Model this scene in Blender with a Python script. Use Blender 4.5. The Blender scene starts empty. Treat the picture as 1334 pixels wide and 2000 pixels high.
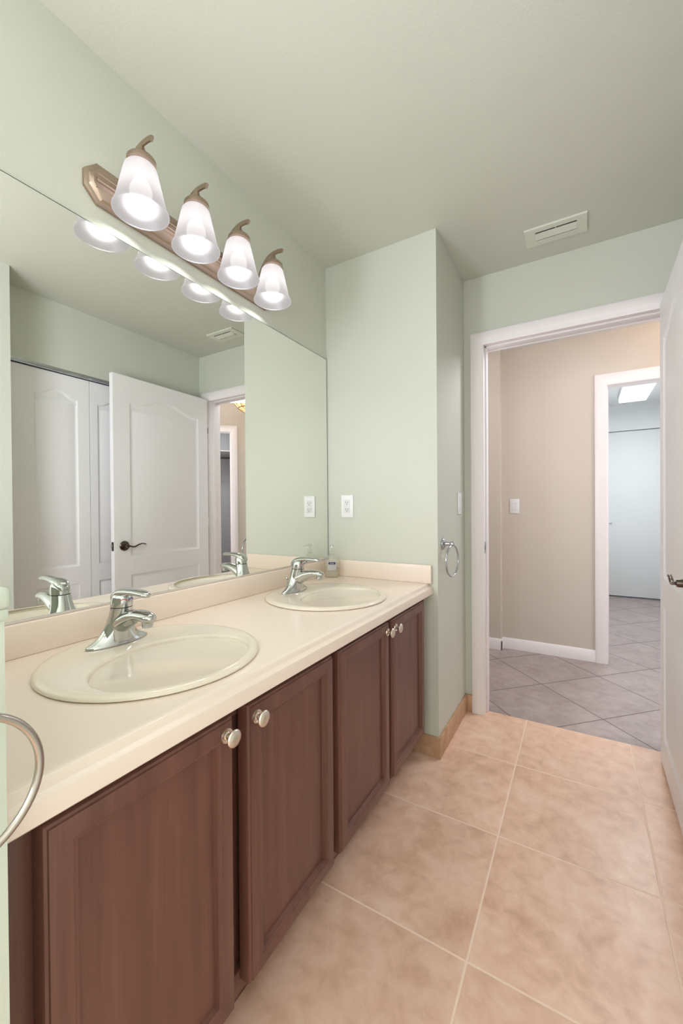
import bpy, bmesh, math
from mathutils import Vector, Matrix
PI = math.pi
S = bpy.context.scene
COL = S.collection
V = Vector

# ------------------------------------------------------------------ camera, exposure, world
FPX = 788.3077
Rv = V((0.8611265, 0.50833339, -0.00763567)); Fv = V((-0.50838233, 0.86110153, -0.00718091)).normalized()
Uv = Rv.cross(Fv).normalized(); Rv = Fv.cross(Uv).normalized()
cam_d = bpy.data.cameras.new('camera'); cam = bpy.data.objects.new('camera', cam_d); COL.objects.link(cam)
cam_d.sensor_fit = 'HORIZONTAL'; cam_d.sensor_width = 36.0; cam_d.lens = 36.0 * FPX / 1334.0
cam_d.clip_start = 0.02; cam_d.clip_end = 60
cam.matrix_world = Matrix(((Rv.x, Uv.x, -Fv.x, 1.1674), (Rv.y, Uv.y, -Fv.y, 0.0), (Rv.z, Uv.z, -Fv.z, 1.1545), (0, 0, 0, 1)))
S.camera = cam
vs = S.view_settings
vs.view_transform = 'Standard'; vs.look = 'None'; vs.gamma = 1.0; vs.use_curve_mapping = False
vs.exposure = 0.36
S.cycles.use_denoising = True
S.cycles.max_bounces = 10; S.cycles.diffuse_bounces = 5; S.cycles.glossy_bounces = 6
S.cycles.transmission_bounces = 8; S.cycles.transparent_max_bounces = 12
S.cycles.sample_clamp_indirect = 6.0; S.cycles.blur_glossy = 0.5
W = bpy.data.worlds.new('world'); S.world = W; W.use_nodes = True
W.node_tree.nodes['Background'].inputs[0].default_value = (0.85, 0.92, 1.0, 1)
W.node_tree.nodes['Background'].inputs[1].default_value = 0.3

def area(name, loc, size, power, color, direction, sizey=None):
    l = bpy.data.lights.new(name, 'AREA'); l.shape = 'RECTANGLE'; l.size = size; l.size_y = sizey or size
    l.energy = power; l.color = color
    o = bpy.data.objects.new(name, l); COL.objects.link(o); o.location = loc
    o.rotation_euler = V(direction).to_track_quat('-Z', 'Y').to_euler()
    return o
BULB = 47.0           # radiance of the vanity bulbs
area('side_fill', (0.04, -0.75, 1.45), 1.0, 60, (0.94, 0.945, 1.10), (1, 0.12, 0.14), 1.1)  # added fill lamp behind the camera, brightens the doors; no window is built here
area('rear_fill', (0.75, -1.62, 1.45), 1.0, 11, (0.92, 0.95, 1.08), (0, 1, 0), 1.1)  # added fill lamp at the unseen rear wall
area('hall_doorway_fill', (1.62, 2.92, 2.40), 0.4, 16, (0.95, 0.96, 1.08), (-0.6, -1, -0.5))  # added fill lamp aimed through the doorway into the bathroom, no fixture
area('closet_fill', (3.02, 3.42, 2.40), 0.3, 8.0, (1, 1, 1.02), (0, 0, -1))  # added fill lamp that lifts the dark closet, no fixture
area('laundry_ceiling_light', (1.69, 4.65, 2.36), 0.3, 17, (0.90, 0.95, 1.0), (0, 0, -1), 1.1)
area('hall_left_fill', (-0.3, 3.0, 2.42), 0.6, 11, (0.96, 0.96, 1.02), (0.4, 0, -1), 0.6)  # added fill lamp over the left part of the hall; the ceiling is closed
area('hall_right_fill', (2.75, 2.56, 1.5), 0.6, 14, (0.94, 0.95, 1.04), (-0.8, 0.5, 0), 1.6)  # added fill lamp at the right of the hall, without any opening

# ------------------------------------------------------------------ materials
def lin(c):
    return tuple((x / 12.92 if x <= 0.04045 else ((x + 0.055) / 1.055) ** 2.4) for x in c)
def srgb(r, g, b):
    return lin((r / 255, g / 255, b / 255)) + (1,)
def new_mat(name):
    m = bpy.data.materials.new(name); m.use_nodes = True
    return m, m.node_tree.nodes, m.node_tree.links, m.node_tree.nodes['Principled BSDF']
def simple(name, col, rough=0.5, metal=0.0, spec=0.5, coat=0.0):
    m, N, L, b = new_mat(name)
    b.inputs['Base Color'].default_value = col; b.inputs['Roughness'].default_value = rough
    b.inputs['Metallic'].default_value = metal; b.inputs['Specular IOR Level'].default_value = spec
    b.inputs['Coat Weight'].default_value = coat
    return m
def paint(name, col, rough=0.55, bump=0.06, scale=160, spec=0.3):
    m, N, L, b = new_mat(name)
    b.inputs['Roughness'].default_value = rough; b.inputs['Specular IOR Level'].default_value = spec
    g = N.new('ShaderNodeNewGeometry')
    n2 = N.new('ShaderNodeTexNoise'); n2.inputs['Scale'].default_value = 2.5; n2.inputs['Detail'].default_value = 4
    L.new(g.outputs['Position'], n2.inputs['Vector'])
    mx = N.new('ShaderNodeMixRGB'); mx.inputs[1].default_value = tuple(c * 0.975 for c in col[:3]) + (1,)
    mx.inputs[2].default_value = tuple(min(1, c * 1.02) for c in col[:3]) + (1,)
    L.new(n2.outputs['Fac'], mx.inputs[0]); L.new(mx.outputs[0], b.inputs['Base Color'])
    n = N.new('ShaderNodeTexNoise'); n.inputs['Scale'].default_value = scale; n.inputs['Detail'].default_value = 2
    L.new(g.outputs['Position'], n.inputs['Vector'])
    bp = N.new('ShaderNodeBump'); bp.inputs['Strength'].default_value = bump; bp.inputs['Distance'].default_value = 0.003
    L.new(n.outputs['Fac'], bp.inputs['Height']); L.new(bp.outputs[0], b.inputs['Normal'])
    return m
def math_node(N, L, op, a, b_=None, c=None):
    n = N.new('ShaderNodeMath'); n.operation = op
    for i, x in enumerate((a, b_, c)):
        if x is None: continue
        if isinstance(x, (int, float)): n.inputs[i].default_value = x
        else: L.new(x, n.inputs[i])
    return n.outputs[0]
def tile_mat(name, size, ox, oy, rot, cols, grout, gw, rough=0.35, amp=1.0):
    m, N, L, b = new_mat(name)
    g = N.new('ShaderNodeNewGeometry')
    mp = N.new('ShaderNodeMapping'); mp.vector_type = 'POINT'
    mp.inputs['Rotation'].default_value = (0, 0, rot)
    L.new(g.outputs['Position'], mp.inputs['Vector'])
    sp = N.new('ShaderNodeSeparateXYZ'); L.new(mp.outputs[0], sp.inputs[0])
    d = []; fl = []
    for out, o in ((sp.outputs[0], ox), (sp.outputs[1], oy)):
        u = math_node(N, L, 'DIVIDE', math_node(N, L, 'SUBTRACT', out, o), size)
        f = math_node(N, L, 'FRACT', u); fl.append(math_node(N, L, 'FLOOR', u))
        d.append(math_node(N, L, 'MINIMUM', f, math_node(N, L, 'SUBTRACT', 1.0, f)))
    dist = math_node(N, L, 'MULTIPLY', math_node(N, L, 'MINIMUM', d[0], d[1]), size)
    mr = N.new('ShaderNodeMapRange'); mr.interpolation_type = 'SMOOTHSTEP'
    L.new(dist, mr.inputs[0]); mr.inputs[1].default_value = gw * 0.35; mr.inputs[2].default_value = gw * 0.62
    cb = N.new('ShaderNodeCombineXYZ'); L.new(fl[0], cb.inputs[0]); L.new(fl[1], cb.inputs[1])
    wn = N.new('ShaderNodeTexWhiteNoise'); wn.noise_dimensions = '3D'; L.new(cb.outputs[0], wn.inputs['Vector'])
    off = N.new('ShaderNodeVectorMath'); off.operation = 'MULTIPLY_ADD'
    L.new(wn.outputs['Color'], off.inputs[0]); off.inputs[1].default_value = (9, 9, 9); L.new(g.outputs['Position'], off.inputs[2])
    n1 = N.new('ShaderNodeTexNoise'); n1.inputs['Scale'].default_value = 5.5; n1.inputs['Detail'].default_value = 7
    n1.inputs['Roughness'].default_value = 0.62; n1.inputs['Distortion'].default_value = 0.35
    L.new(off.outputs[0], n1.inputs['Vector'])
    n2 = N.new('ShaderNodeTexNoise'); n2.inputs['Scale'].default_value = 22; n2.inputs['Detail'].default_value = 5
    n2.inputs['Distortion'].default_value = 0.5
    L.new(off.outputs[0], n2.inputs['Vector'])
    v = math_node(N, L, 'ADD', math_node(N, L, 'MULTIPLY', n1.outputs['Fac'], 0.58), math_node(N, L, 'MULTIPLY', n2.outputs['Fac'], 0.42))
    cr = N.new('ShaderNodeValToRGB'); L.new(v, cr.inputs[0])
    e = cr.color_ramp.elements
    e[0].position = 0.5 - 0.17; e[0].color = cols[0]; e[1].position = 0.5 + 0.17; e[1].color = cols[2]
    mid = e.new(0.5); mid.color = cols[1]
    hs = N.new('ShaderNodeHueSaturation'); L.new(cr.outputs[0], hs.inputs['Color'])
    L.new(math_node(N, L, 'MULTIPLY_ADD', wn.outputs['Value'], 0.10 * amp, 1 - 0.05 * amp), hs.inputs['Value'])
    mx = N.new('ShaderNodeMixRGB'); L.new(mr.outputs[0], mx.inputs[0]); mx.inputs[1].default_value = grout
    L.new(hs.outputs[0], mx.inputs[2]); L.new(mx.outputs[0], b.inputs['Base Color'])
    rr = math_node(N, L, 'MULTIPLY_ADD', mr.outputs[0], rough - 0.85, 0.85)
    L.new(rr, b.inputs['Roughness']); b.inputs['Specular IOR Level'].default_value = 0.5
    h = math_node(N, L, 'ADD', mr.outputs[0], math_node(N, L, 'MULTIPLY', n2.outputs['Fac'], 0.25))
    bp = N.new('ShaderNodeBump'); bp.inputs['Strength'].default_value = 0.35; bp.inputs['Distance'].default_value = 0.002
    L.new(h, bp.inputs['Height']); L.new(bp.outputs[0], b.inputs['Normal'])
    return m
def wood_mat(name, c0, c1, rough=0.38, axis=2):
    m, N, L, b = new_mat(name)
    tc = N.new('ShaderNodeNewGeometry'); mp = N.new('ShaderNodeMapping')
    sc = [26, 26, 26]; sc[axis] = 1.7; mp.inputs['Scale'].default_value = sc
    L.new(tc.outputs['Position'], mp.inputs['Vector'])
    n = N.new('ShaderNodeTexNoise'); n.inputs['Scale'].default_value = 1.0; n.inputs['Detail'].default_value = 6
    n.inputs['Distortion'].default_value = 0.6
    L.new(mp.outputs[0], n.inputs['Vector'])
    mp2 = N.new('ShaderNodeMapping'); s2 = [230, 230, 230]; s2[axis] = 6; mp2.inputs['Scale'].default_value = s2
    L.new(tc.outputs['Position'], mp2.inputs['Vector'])
    n2 = N.new('ShaderNodeTexNoise'); n2.inputs['Scale'].default_value = 1.0; n2.inputs['Detail'].default_value = 2
    L.new(mp2.outputs[0], n2.inputs['Vector'])
    cr = N.new('ShaderNodeValToRGB'); cr.color_ramp.elements[0].color = c0; cr.color_ramp.elements[1].color = c1
    cr.color_ramp.elements[0].position = 0.3; cr.color_ramp.elements[1].position = 0.7
    v = math_node(N, L, 'ADD', math_node(N, L, 'MULTIPLY', n.outputs['Fac'], 0.7), math_node(N, L, 'MULTIPLY', n2.outputs['Fac'], 0.3))
    L.new(v, cr.inputs[0]); L.new(cr.outputs[0], b.inputs['Base Color'])
    b.inputs['Roughness'].default_value = rough; b.inputs['Specular IOR Level'].default_value = 0.5
    bp = N.new('ShaderNodeBump'); bp.inputs['Strength'].default_value = 0.12; bp.inputs['Distance'].default_value = 0.001
    L.new(n2.outputs['Fac'], bp.inputs['Height']); L.new(bp.outputs[0], b.inputs['Normal'])
    return m
def emit(name, col, s):
    m = bpy.data.materials.new(name); m.use_nodes = True; N = m.node_tree.nodes; N.clear()
    e = N.new('ShaderNodeEmission'); e.inputs[0].default_value = col; e.inputs[1].default_value = s
    o = N.new('ShaderNodeOutputMaterial'); m.node_tree.links.new(e.outputs[0], o.inputs[0])
    return m

M = {}
M['green'] = paint('sage_green_paint', srgb(206, 209, 196), 0.6, 0.10, 120)
M['green_pony'] = paint('sage_green_trim_paint', srgb(200, 208, 192), 0.45, 0.02, 90)
M['beige'] = paint('beige_paint', srgb(210, 201, 188), 0.6, 0.08, 120)
M['white_wall'] = paint('white_wall_paint', srgb(228, 230, 230), 0.6, 0.06, 120)
M['grey_wall'] = paint('grey_closet_paint', srgb(186, 186, 190), 0.6, 0.06, 120)
M['white'] = paint('white_trim_paint', srgb(242, 237, 236), 0.38, 0.01, 60, 0.45)
M['door'] = paint('white_door_paint', srgb(241, 240, 240), 0.42, 0.02, 90, 0.4)
M['tile'] = tile_mat('terracotta_beige_floor_tile', 0.4575, 0.9165, 1.0345, 0,
                     (srgb(208, 168, 139), srgb(231, 193, 166), srgb(242, 211, 187)), srgb(246, 219, 196), 0.0060, 0.34)
M['tile_base'] = tile_mat('tan_baseboard_tile', 0.4575, 0.70, 1.0345, 0,
                     (srgb(166, 130, 98), srgb(190, 153, 120), srgb(206, 172, 140)), srgb(222, 196, 168), 0.004, 0.4)
M['tile_hall'] = tile_mat('mauve_grey_floor_tile', 0.46, -0.02, 0.02, -PI / 4,
                     (srgb(146, 131, 126), srgb(163, 149, 144), srgb(176, 163, 158)), srgb(112, 98, 92), 0.006, 0.33, 0.4)
M['wood_floor'] = wood_mat('brown_wood_floor', srgb(84, 66, 58), srgb(110, 88, 78), 0.4, 1)
M['cab'] = wood_mat('espresso_stained_oak', srgb(92, 58, 48), srgb(115, 76, 64), 0.36)
M['cab_in'] = simple('dark_cabinet_gap', srgb(38, 24, 22), 0.6)
M['counter'] = paint('cream_laminate', srgb(238, 222, 206), 0.24, 0.0, 60, 0.5)
M['sink'] = simple('biscuit_porcelain', srgb(232, 221, 202), 0.10, 0, 0.55, 0.3)
M['chrome'] = simple('polished_chrome', (0.54, 0.55, 0.53, 1), 0.05, 1.0)
M['chrome_dark'] = simple('worn_chrome', (0.50, 0.52, 0.55, 1), 0.16, 1.0)
M['nickel'] = simple('brushed_nickel', srgb(182, 162, 146), 0.30, 1.0)
M['knob'] = simple('satin_nickel', srgb(226, 216, 202), 0.30, 1.0)
M['bronze'] = simple('dark_pewter', srgb(96, 86, 76), 0.22, 1.0)
M['black'] = simple('black_gap', (0.012, 0.012, 0.012, 1), 0.5)
M['plastic'] = simple('white_plastic', srgb(236, 236, 236), 0.3, 0, 0.5)
M['slot'] = simple('dark_slot', srgb(70, 68, 64), 0.5)
M['red'] = simple('red_mark', srgb(205, 60, 45), 0.4)
M['blue'] = simple('blue_mark', srgb(60, 80, 150), 0.4)
M['vent'] = paint('vent_painted_metal', srgb(216, 220, 205), 0.45, 0.0, 60)
M['glass_edge'] = simple('mirror_edge', srgb(70, 82, 70), 0.3)
M['mirror'] = simple('mirror_silver', (0.905, 0.925, 0.89, 1), 0.0, 1.0)
M['navy'] = simple('navy_label', srgb(44, 50, 84), 0.4)
M['lampdark'] = simple('bronze_leading', srgb(60, 44, 32), 0.4, 0.6)
M['bulb'] = emit('lit_bulb', (1.0, 0.965, 0.97, 1), BULB)
M['hall_bulb'] = emit('warm_lit_bulb', (1.0, 0.82, 0.6, 1), 28)
M['diffuser'] = emit('lit_fluorescent_diffuser', (0.96, 1.0, 0.99, 1), 1.6)
# frosted lamp glass: lets part of the bulb through, scatters a little, glows softly
m = bpy.data.materials.new('frosted_lamp_glass'); m.use_nodes = True; N = m.node_tree.nodes; L = m.node_tree.links; N.clear()
tr = N.new('ShaderNodeBsdfTransparent'); tr.inputs[0].default_value = (1.0, 0.985, 0.97, 1)
tl = N.new('ShaderNodeBsdfTranslucent'); tl.inputs[0].default_value = (0.028, 0.0273, 0.0273, 1)
em = N.new('ShaderNodeEmission'); em.inputs[0].default_value = (0.95, 0.89, 0.89, 1); em.inputs[1].default_value = 0.40
gl = N.new('ShaderNodeBsdfGlossy'); gl.inputs['Roughness'].default_value = 0.35
ad = N.new('ShaderNodeAddShader'); L.new(tl.outputs[0], ad.inputs[0]); L.new(em.outputs[0], ad.inputs[1])
mg = N.new('ShaderNodeMixShader'); mg.inputs[0].default_value = 0.06; L.new(ad.outputs[0], mg.inputs[1]); L.new(gl.outputs[0], mg.inputs[2])
mx = N.new('ShaderNodeMixShader'); mx.inputs[0].default_value = 0.996; L.new(tr.outputs[0], mx.inputs[1]); L.new(mg.outputs[0], mx.inputs[2])
o = N.new('ShaderNodeOutputMaterial'); L.new(mx.outputs[0], o.inputs[0]); M['shade'] = m
# clear soap bottle plastic
m = bpy.data.materials.new('clear_plastic'); m.use_nodes = True; N = m.node_tree.nodes; L = m.node_tree.links; N.clear()
tr = N.new('ShaderNodeBsdfTransparent'); tr.inputs[0].default_value = (0.93, 0.93, 0.90, 1)
pb = N.new('ShaderNodeBsdfPrincipled'); pb.inputs['Base Color'].default_value = (0.8, 0.82, 0.78, 1); pb.inputs['Roughness'].default_value = 0.08
mx = N.new('ShaderNodeMixShader'); mx.inputs[0].default_value = 0.22; L.new(tr.outputs[0], mx.inputs[1]); L.new(pb.outputs[0], mx.inputs[2])
o = N.new('ShaderNodeOutputMaterial'); L.new(mx.outputs[0], o.inputs[0]); M['clear'] = m
m2 = m.copy(); m2.name = 'amber_soap'; M['soap'] = m2
for n in m2.node_tree.nodes:
    if n.type == 'BSDF_TRANSPARENT': n.inputs[0].default_value = (0.96, 0.92, 0.78, 1)
# glass of the added rear window
m = bpy.data.materials.new('window_glass'); m.use_nodes = True; N = m.node_tree.nodes; L = m.node_tree.links; N.clear()
tr = N.new('ShaderNodeBsdfTransparent'); gg = N.new('ShaderNodeBsdfGlossy'); gg.inputs['Roughness'].default_value = 0.02
mx = N.new('ShaderNodeMixShader'); mx.inputs[0].default_value = 0.06; L.new(tr.outputs[0], mx.inputs[1]); L.new(gg.outputs[0], mx.inputs[2])
o = N.new('ShaderNodeOutputMaterial'); L.new(mx.outputs[0], o.inputs[0]); M['pane'] = m
# stained glass of the hall lamp
m, N, L, b = new_mat('stained_lamp_glass')
g = N.new('ShaderNodeTexCoord'); vo = N.new('ShaderNodeTexVoronoi'); vo.inputs['Scale'].default_value = 22
L.new(g.outputs['Object'], vo.inputs['Vector'])
cr = N.new('ShaderNodeValToRGB'); e = cr.color_ramp.elements
e[0].color = (0.75, 0.22, 0.05, 1); e[1].color = (1.0, 0.80, 0.45, 1); k = e.new(0.5); k.color = (1.0, 0.62, 0.25, 1)
L.new(vo.outputs['Color'], cr.inputs[0]); L.new(cr.outputs[0], b.inputs['Emission Color']); b.inputs['Emission Strength'].default_value = 1.2
b.inputs['Base Color'].default_value = (0.4, 0.2, 0.08, 1); b.inputs['Roughness'].default_value = 0.2
M['stained'] = m

# ------------------------------------------------------------------ mesh helpers
def link(name, me, mats, parent=None, world=True, ang=38):
    o = bpy.data.objects.new(name, me); COL.objects.link(o)
    for mm in (mats if isinstance(mats, (list, tuple)) else [mats]): me.materials.append(mm)
    for p in me.polygons: p.use_smooth = True
    me.set_sharp_from_angle(angle=math.radians(ang))
    if parent:
        if world:
            off = V((0, 0, 0)); q = parent
            while q: off += q.location; q = q.parent
            me.transform(Matrix.Translation(-off))
        o.parent = parent
    return o
def obj(name, bm, mats, parent=None, world=True, ang=38):
    bmesh.ops.recalc_face_normals(bm, faces=bm.faces[:])
    me = bpy.data.meshes.new(name); bm.to_mesh(me); bm.free()
    return link(name, me, mats, parent, world, ang)
def B(): return bmesh.new()
def box(bm, x0, x1, y0, y1, z0, z1, bev=0.0, seg=2, mi=0):
    vv = [bm.verts.new(p) for p in ((x0, y0, z0), (x1, y0, z0), (x1, y1, z0), (x0, y1, z0), (x0, y0, z1), (x1, y0, z1), (x1, y1, z1), (x0, y1, z1))]
    ff = [bm.faces.new([vv[i] for i in q]) for q in ((3, 2, 1, 0), (4, 5, 6, 7), (0, 1, 5, 4), (1, 2, 6, 5), (2, 3, 7, 6), (3, 0, 4, 7))]
    for f in ff: f.material_index = mi
    if bev:
        ed = set(e for f in ff for e in f.edges)
        r = bmesh.ops.bevel(bm, geom=list(ed), offset=bev, segments=seg, affect='EDGES', profile=0.5)
        for f in r['faces']: f.material_index = mi
    return vv
def loft(bm, rings, cap=True, closed=True, mi=0):
    rv = [[bm.verts.new(p) for p in r] for r in rings]
    n = len(rv[0])
    for a, b_ in zip(rv, rv[1:]):
        for i in range(n if closed else n - 1):
            j = (i + 1) % n
            f = bm.faces.new((a[i], a[j], b_[j], b_[i])); f.material_index = mi
    if cap:
        for r in (rv[0], rv[-1]):
            try: bm.faces.new(r).material_index = mi
            except ValueError: pass
    return rv
def frame(axis):
    a = V(axis).normalized(); u = a.orthogonal().normalized(); return a, u, a.cross(u)
def lathe(bm, prof, org=(0, 0, 0), axis=(0, 0, 1), seg=32, cap=True, su=1.0, sv=1.0, mi=0, uvec=None):
    a = V(axis).normalized()
    u = V(uvec).normalized() if uvec else a.orthogonal().normalized(); w = a.cross(u)
    o = V(org)
    rings = [[o + a * h + u * (r * su * math.cos(2 * PI * k / seg)) + w * (r * sv * math.sin(2 * PI * k / seg)) for k in range(seg)] for r, h in prof]
    return loft(bm, rings, cap, True, mi)
def sweep(bm, pts, rad, up=(0, 0, 1), seg=16, cap=True, closed=False, mi=0, power=2.0):
    """tube along pts; rad: scalar or list of (half width along side, half height along normal)"""
    pts = [V(p) for p in pts]; n = len(pts); rings = []
    for i, p in enumerate(pts):
        if closed: t = pts[(i + 1) % n] - pts[i - 1]
        else: t = pts[min(i + 1, n - 1)] - pts[max(i - 1, 0)]
        t.normalize(); s = t.cross(V(up)); s.normalize(); nn = s.cross(t)
        r = rad[i] if isinstance(rad, (list, tuple)) and isinstance(rad[0], (list, tuple)) else (rad[i] if isinstance(rad, list) else rad)
        a, b_ = r if isinstance(r, (list, tuple)) else (r, r)
        ring = []
        for k in range(seg):
            c, d = math.cos(2 * PI * k / seg), math.sin(2 * PI * k / seg)
            c = math.copysign(abs(c) ** (2 / power), c); d = math.copysign(abs(d) ** (2 / power), d)
            ring.append(p + s * (a * c) + nn * (b_ * d))
        rings.append(ring)
    if closed: rings.append(rings[0]); 
    rv = loft(bm, rings, cap and not closed, True, mi)
    if closed: bmesh.ops.remove_doubles(bm, verts=bm.verts[:], dist=1e-6)
    return rv
def smooth_path(pts, n=6):
    """Catmull-Rom through tuples of any length"""
    P = [list(p) for p in pts]; P = [P[0]] + P + [P[-1]]; out = []
    for i in range(1, len(P) - 2):
        for k in range(n):
            t = k / n
            out.append(tuple(0.5 * ((2 * b_) + (c - a) * t + (2 * a - 5 * b_ + 4 * c - d) * t * t + (-a + 3 * b_ - 3 * c + d) * t ** 3)
                             for a, b_, c, d in zip(P[i - 1], P[i], P[i + 1], P[i + 2])))
    out.append(tuple(P[-2])); return out
def profile_strip(bm, prof, a, b_, mi=0):
    """extrude a closed 2D profile given as list of points (functions) from a to b; prof = list of Vector at a; shift = b-a"""
    sh = V(b_) - V(a); r0 = [V(p) for p in prof]; r1 = [p + sh for p in r0]
    return loft(bm, [r0, r1], True, True, mi)
def fill_with_holes(bm, outer, holes, mi=0):
    eds = []
    loops = []
    for lp in [outer] + holes:
        vv = [bm.verts.new(p) for p in lp]; loops.append(vv)
        for i in range(len(vv)): eds.append(bm.edges.new((vv[i], vv[(i + 1) % len(vv)])))
    r = bmesh.ops.triangle_fill(bm, edges=eds, use_beauty=True, use_dissolve=False)
    for g in r['geom']:
        if isinstance(g, bmesh.types.BMFace): g.material_index = mi
    return loops
def empty(name, loc, label=None, cat=None, group=None):
    o = bpy.data.objects.new(name, None); COL.objects.link(o); o.location = loc; o.empty_display_size = 0.05
    if label: o['label'] = label
    if cat: o['category'] = cat
    if group: o['group'] = group
    return o
def tag(o, label, cat, group=None):
    o['label'] = label; o['category'] = cat
    if group: o['group'] = group
    return o
def struct(o, label=None, cat=None):
    o['kind'] = 'structure'
    if label: o['label'] = label
    if cat: o['category'] = cat
    return o
def dup(root, loc, label=None, group=None):
    r = root.copy(); COL.objects.link(r); r.location = loc
    if label: r['label'] = label
    if group: r['group'] = group
    for ch in list(root.children):
        c = ch.copy(); COL.objects.link(c); c.parent = r
        for g_ in ch.children:
            d = g_.copy(); COL.objects.link(d); d.parent = c
    return r

# ------------------------------------------------------------------ key dimensions (metres)
H = 2.44
Y1 = 1.8274; XJ = 0.6024; Y2 = 2.3384; YH = 2.458; XR = 1.6111
YP = 0.1935                     # inner face of the half wall
XRN = 1.404; YRN = 0.945        # right wall steps in before the closet
YREAR = -1.65
Y3 = 3.5452; Y3B = 3.665; YFAR = 6.24

def wallbox(name, mats, dims, label, cat='wall'):
    bm = B()
    for d in dims: box(bm, *d[:6], mi=(d[6] if len(d) > 6 else 0))
    return struct(obj(name, bm, mats, ang=30), label, cat)

# ------------------------------------------------------------------ structure: bathroom
wallbox('wall_left', M['green'], [(-0.1, 0, YREAR, Y1 + 0.05, 0, H)], 'sage green wall carrying the mirror and vanity lights')
wallbox('wall_alcove', [M['green'], M['beige']], [(-0.1, XJ, Y1, Y2, 0, H), (-1.2, XJ, Y2, YH - 0.055, 0, H), (-1.2, XJ, YH - 0.055, YH, 0, H, 1)],
        'pale green wall block closing the far end of the vanity')
wallbox('wall_back', [M['green'], M['beige']],
        [(XJ, 0.706, Y2, YH - 0.055, 0, H), (0.706, 1.506, Y2, YH - 0.055, 2.075, H), (1.506, 3.1, Y2, YH - 0.055, 0, H),
         (XJ, 0.706, YH - 0.055, YH, 0, H, 1), (0.706, 1.506, YH - 0.055, YH, 2.075, H, 1), (1.506, 3.1, YH - 0.055, YH, 0, H, 1)],
        'green wall around the bathroom doorway')
wallbox('wall_right', M['green'], [(XR, XR + 0.1, YRN, 0.97, 0, H), (XR, XR + 0.1, 0.97, 1.935, 2.038, H), (XR, XR + 0.1, 1.935, Y2, 0, H),
        (XRN, XR + 0.1, YREAR, YRN, 0, H), (XR + 0.1, XR + 0.7, 0.90, 0.94, 0, H), (XR + 0.1, XR + 0.7, 1.96, 2.0, 0, H), (XR + 0.66, XR + 0.7, 0.94, 1.96, 0, H)],
        'green wall with the bifold closet, seen in the mirror')
# unseen rear wall; its window is added to go with the rear fill lamp
wallbox('wall_front', M['green'], [(-0.1, XRN + 0.3, YREAR - 0.12, YREAR, 0, 0.95), (-0.1, XRN + 0.3, YREAR - 0.12, YREAR, 2.05, H),
        (-0.1, 0.2, YREAR - 0.12, YREAR, 0.95, 2.05), (1.3, XRN + 0.3, YREAR - 0.12, YREAR, 0.95, 2.05)], 'green wall behind the camera with an added window')
w = empty('added_window_1', (0.75, YREAR - 0.06, 0.95)); struct(w, 'added window in the unseen wall behind the camera', 'window')
bm = B()
for d in ((0.2, 0.25, 0.95, 2.05), (1.25, 1.3, 0.95, 2.05), (0.2, 1.3, 0.95, 1.0), (0.2, 1.3, 2.0, 2.05), (0.73, 0.77, 0.95, 2.05)):
    box(bm, d[0], d[1], YREAR - 0.09, YREAR - 0.04, d[2], d[3], 0.004)
obj('added_window_frame', bm, M['white'], w)
bm = B(); box(bm, 0.22, 1.28, YREAR - 0.07, YREAR - 0.064, 0.97, 2.03); obj('added_window_pane', bm, M['pane'], w)
bm = B(); box(bm, -0.1, XR + 0.7, YREAR - 0.12, YH - 0.055, H, H + 0.08); struct(obj('ceiling', bm, M['green']), 'pale green painted ceiling', 'ceiling')
bm = B(); box(bm, -0.1, XR + 0.7, YREAR - 0.12, 2.391, -0.06, 0); struct(obj('floor', bm, M['tile']), 'terracotta beige square tile floor', 'floor')
# half wall at the near end of the vanity, with its moulded cap
wallbox('wall_partition', M['green_pony'], [(0, 0.6195, 0.085, YP, 0, 1.047)], 'green half wall at the near end of the vanity')
bm = B()
pr2 = [(0.0, 1.0465), (0.0, 1.0725), (0.006, 1.0755)]
box(bm, -0.0, 0.6255, 0.078, YP + 0.006, 1.0465, 1.071, 0.007, 3)
box(bm, -0.0, 0.623, 0.0815, YP + 0.0035, 1.034, 1.0475, 0.003, 2)
struct(obj('trim_1', bm, M['green_pony']), 'rounded green cap on the half wall', 'trim')
# tan tile skirting
bm = B(); t = 0.011; hb = 0.096
box(bm, 0.475, XJ + t, Y1 - t, Y1, 0, hb, 0.001)
box(bm, XJ, XJ + t, Y1, Y2 - t, 0, hb, 0.001)
box(bm, XJ, 0.642, Y2 - t, Y2, 0, hb, 0.001)
struct(obj('baseboard_left', bm, M['tile_base']), 'tan tile skirting around the green wall corner', 'baseboard')

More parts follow.
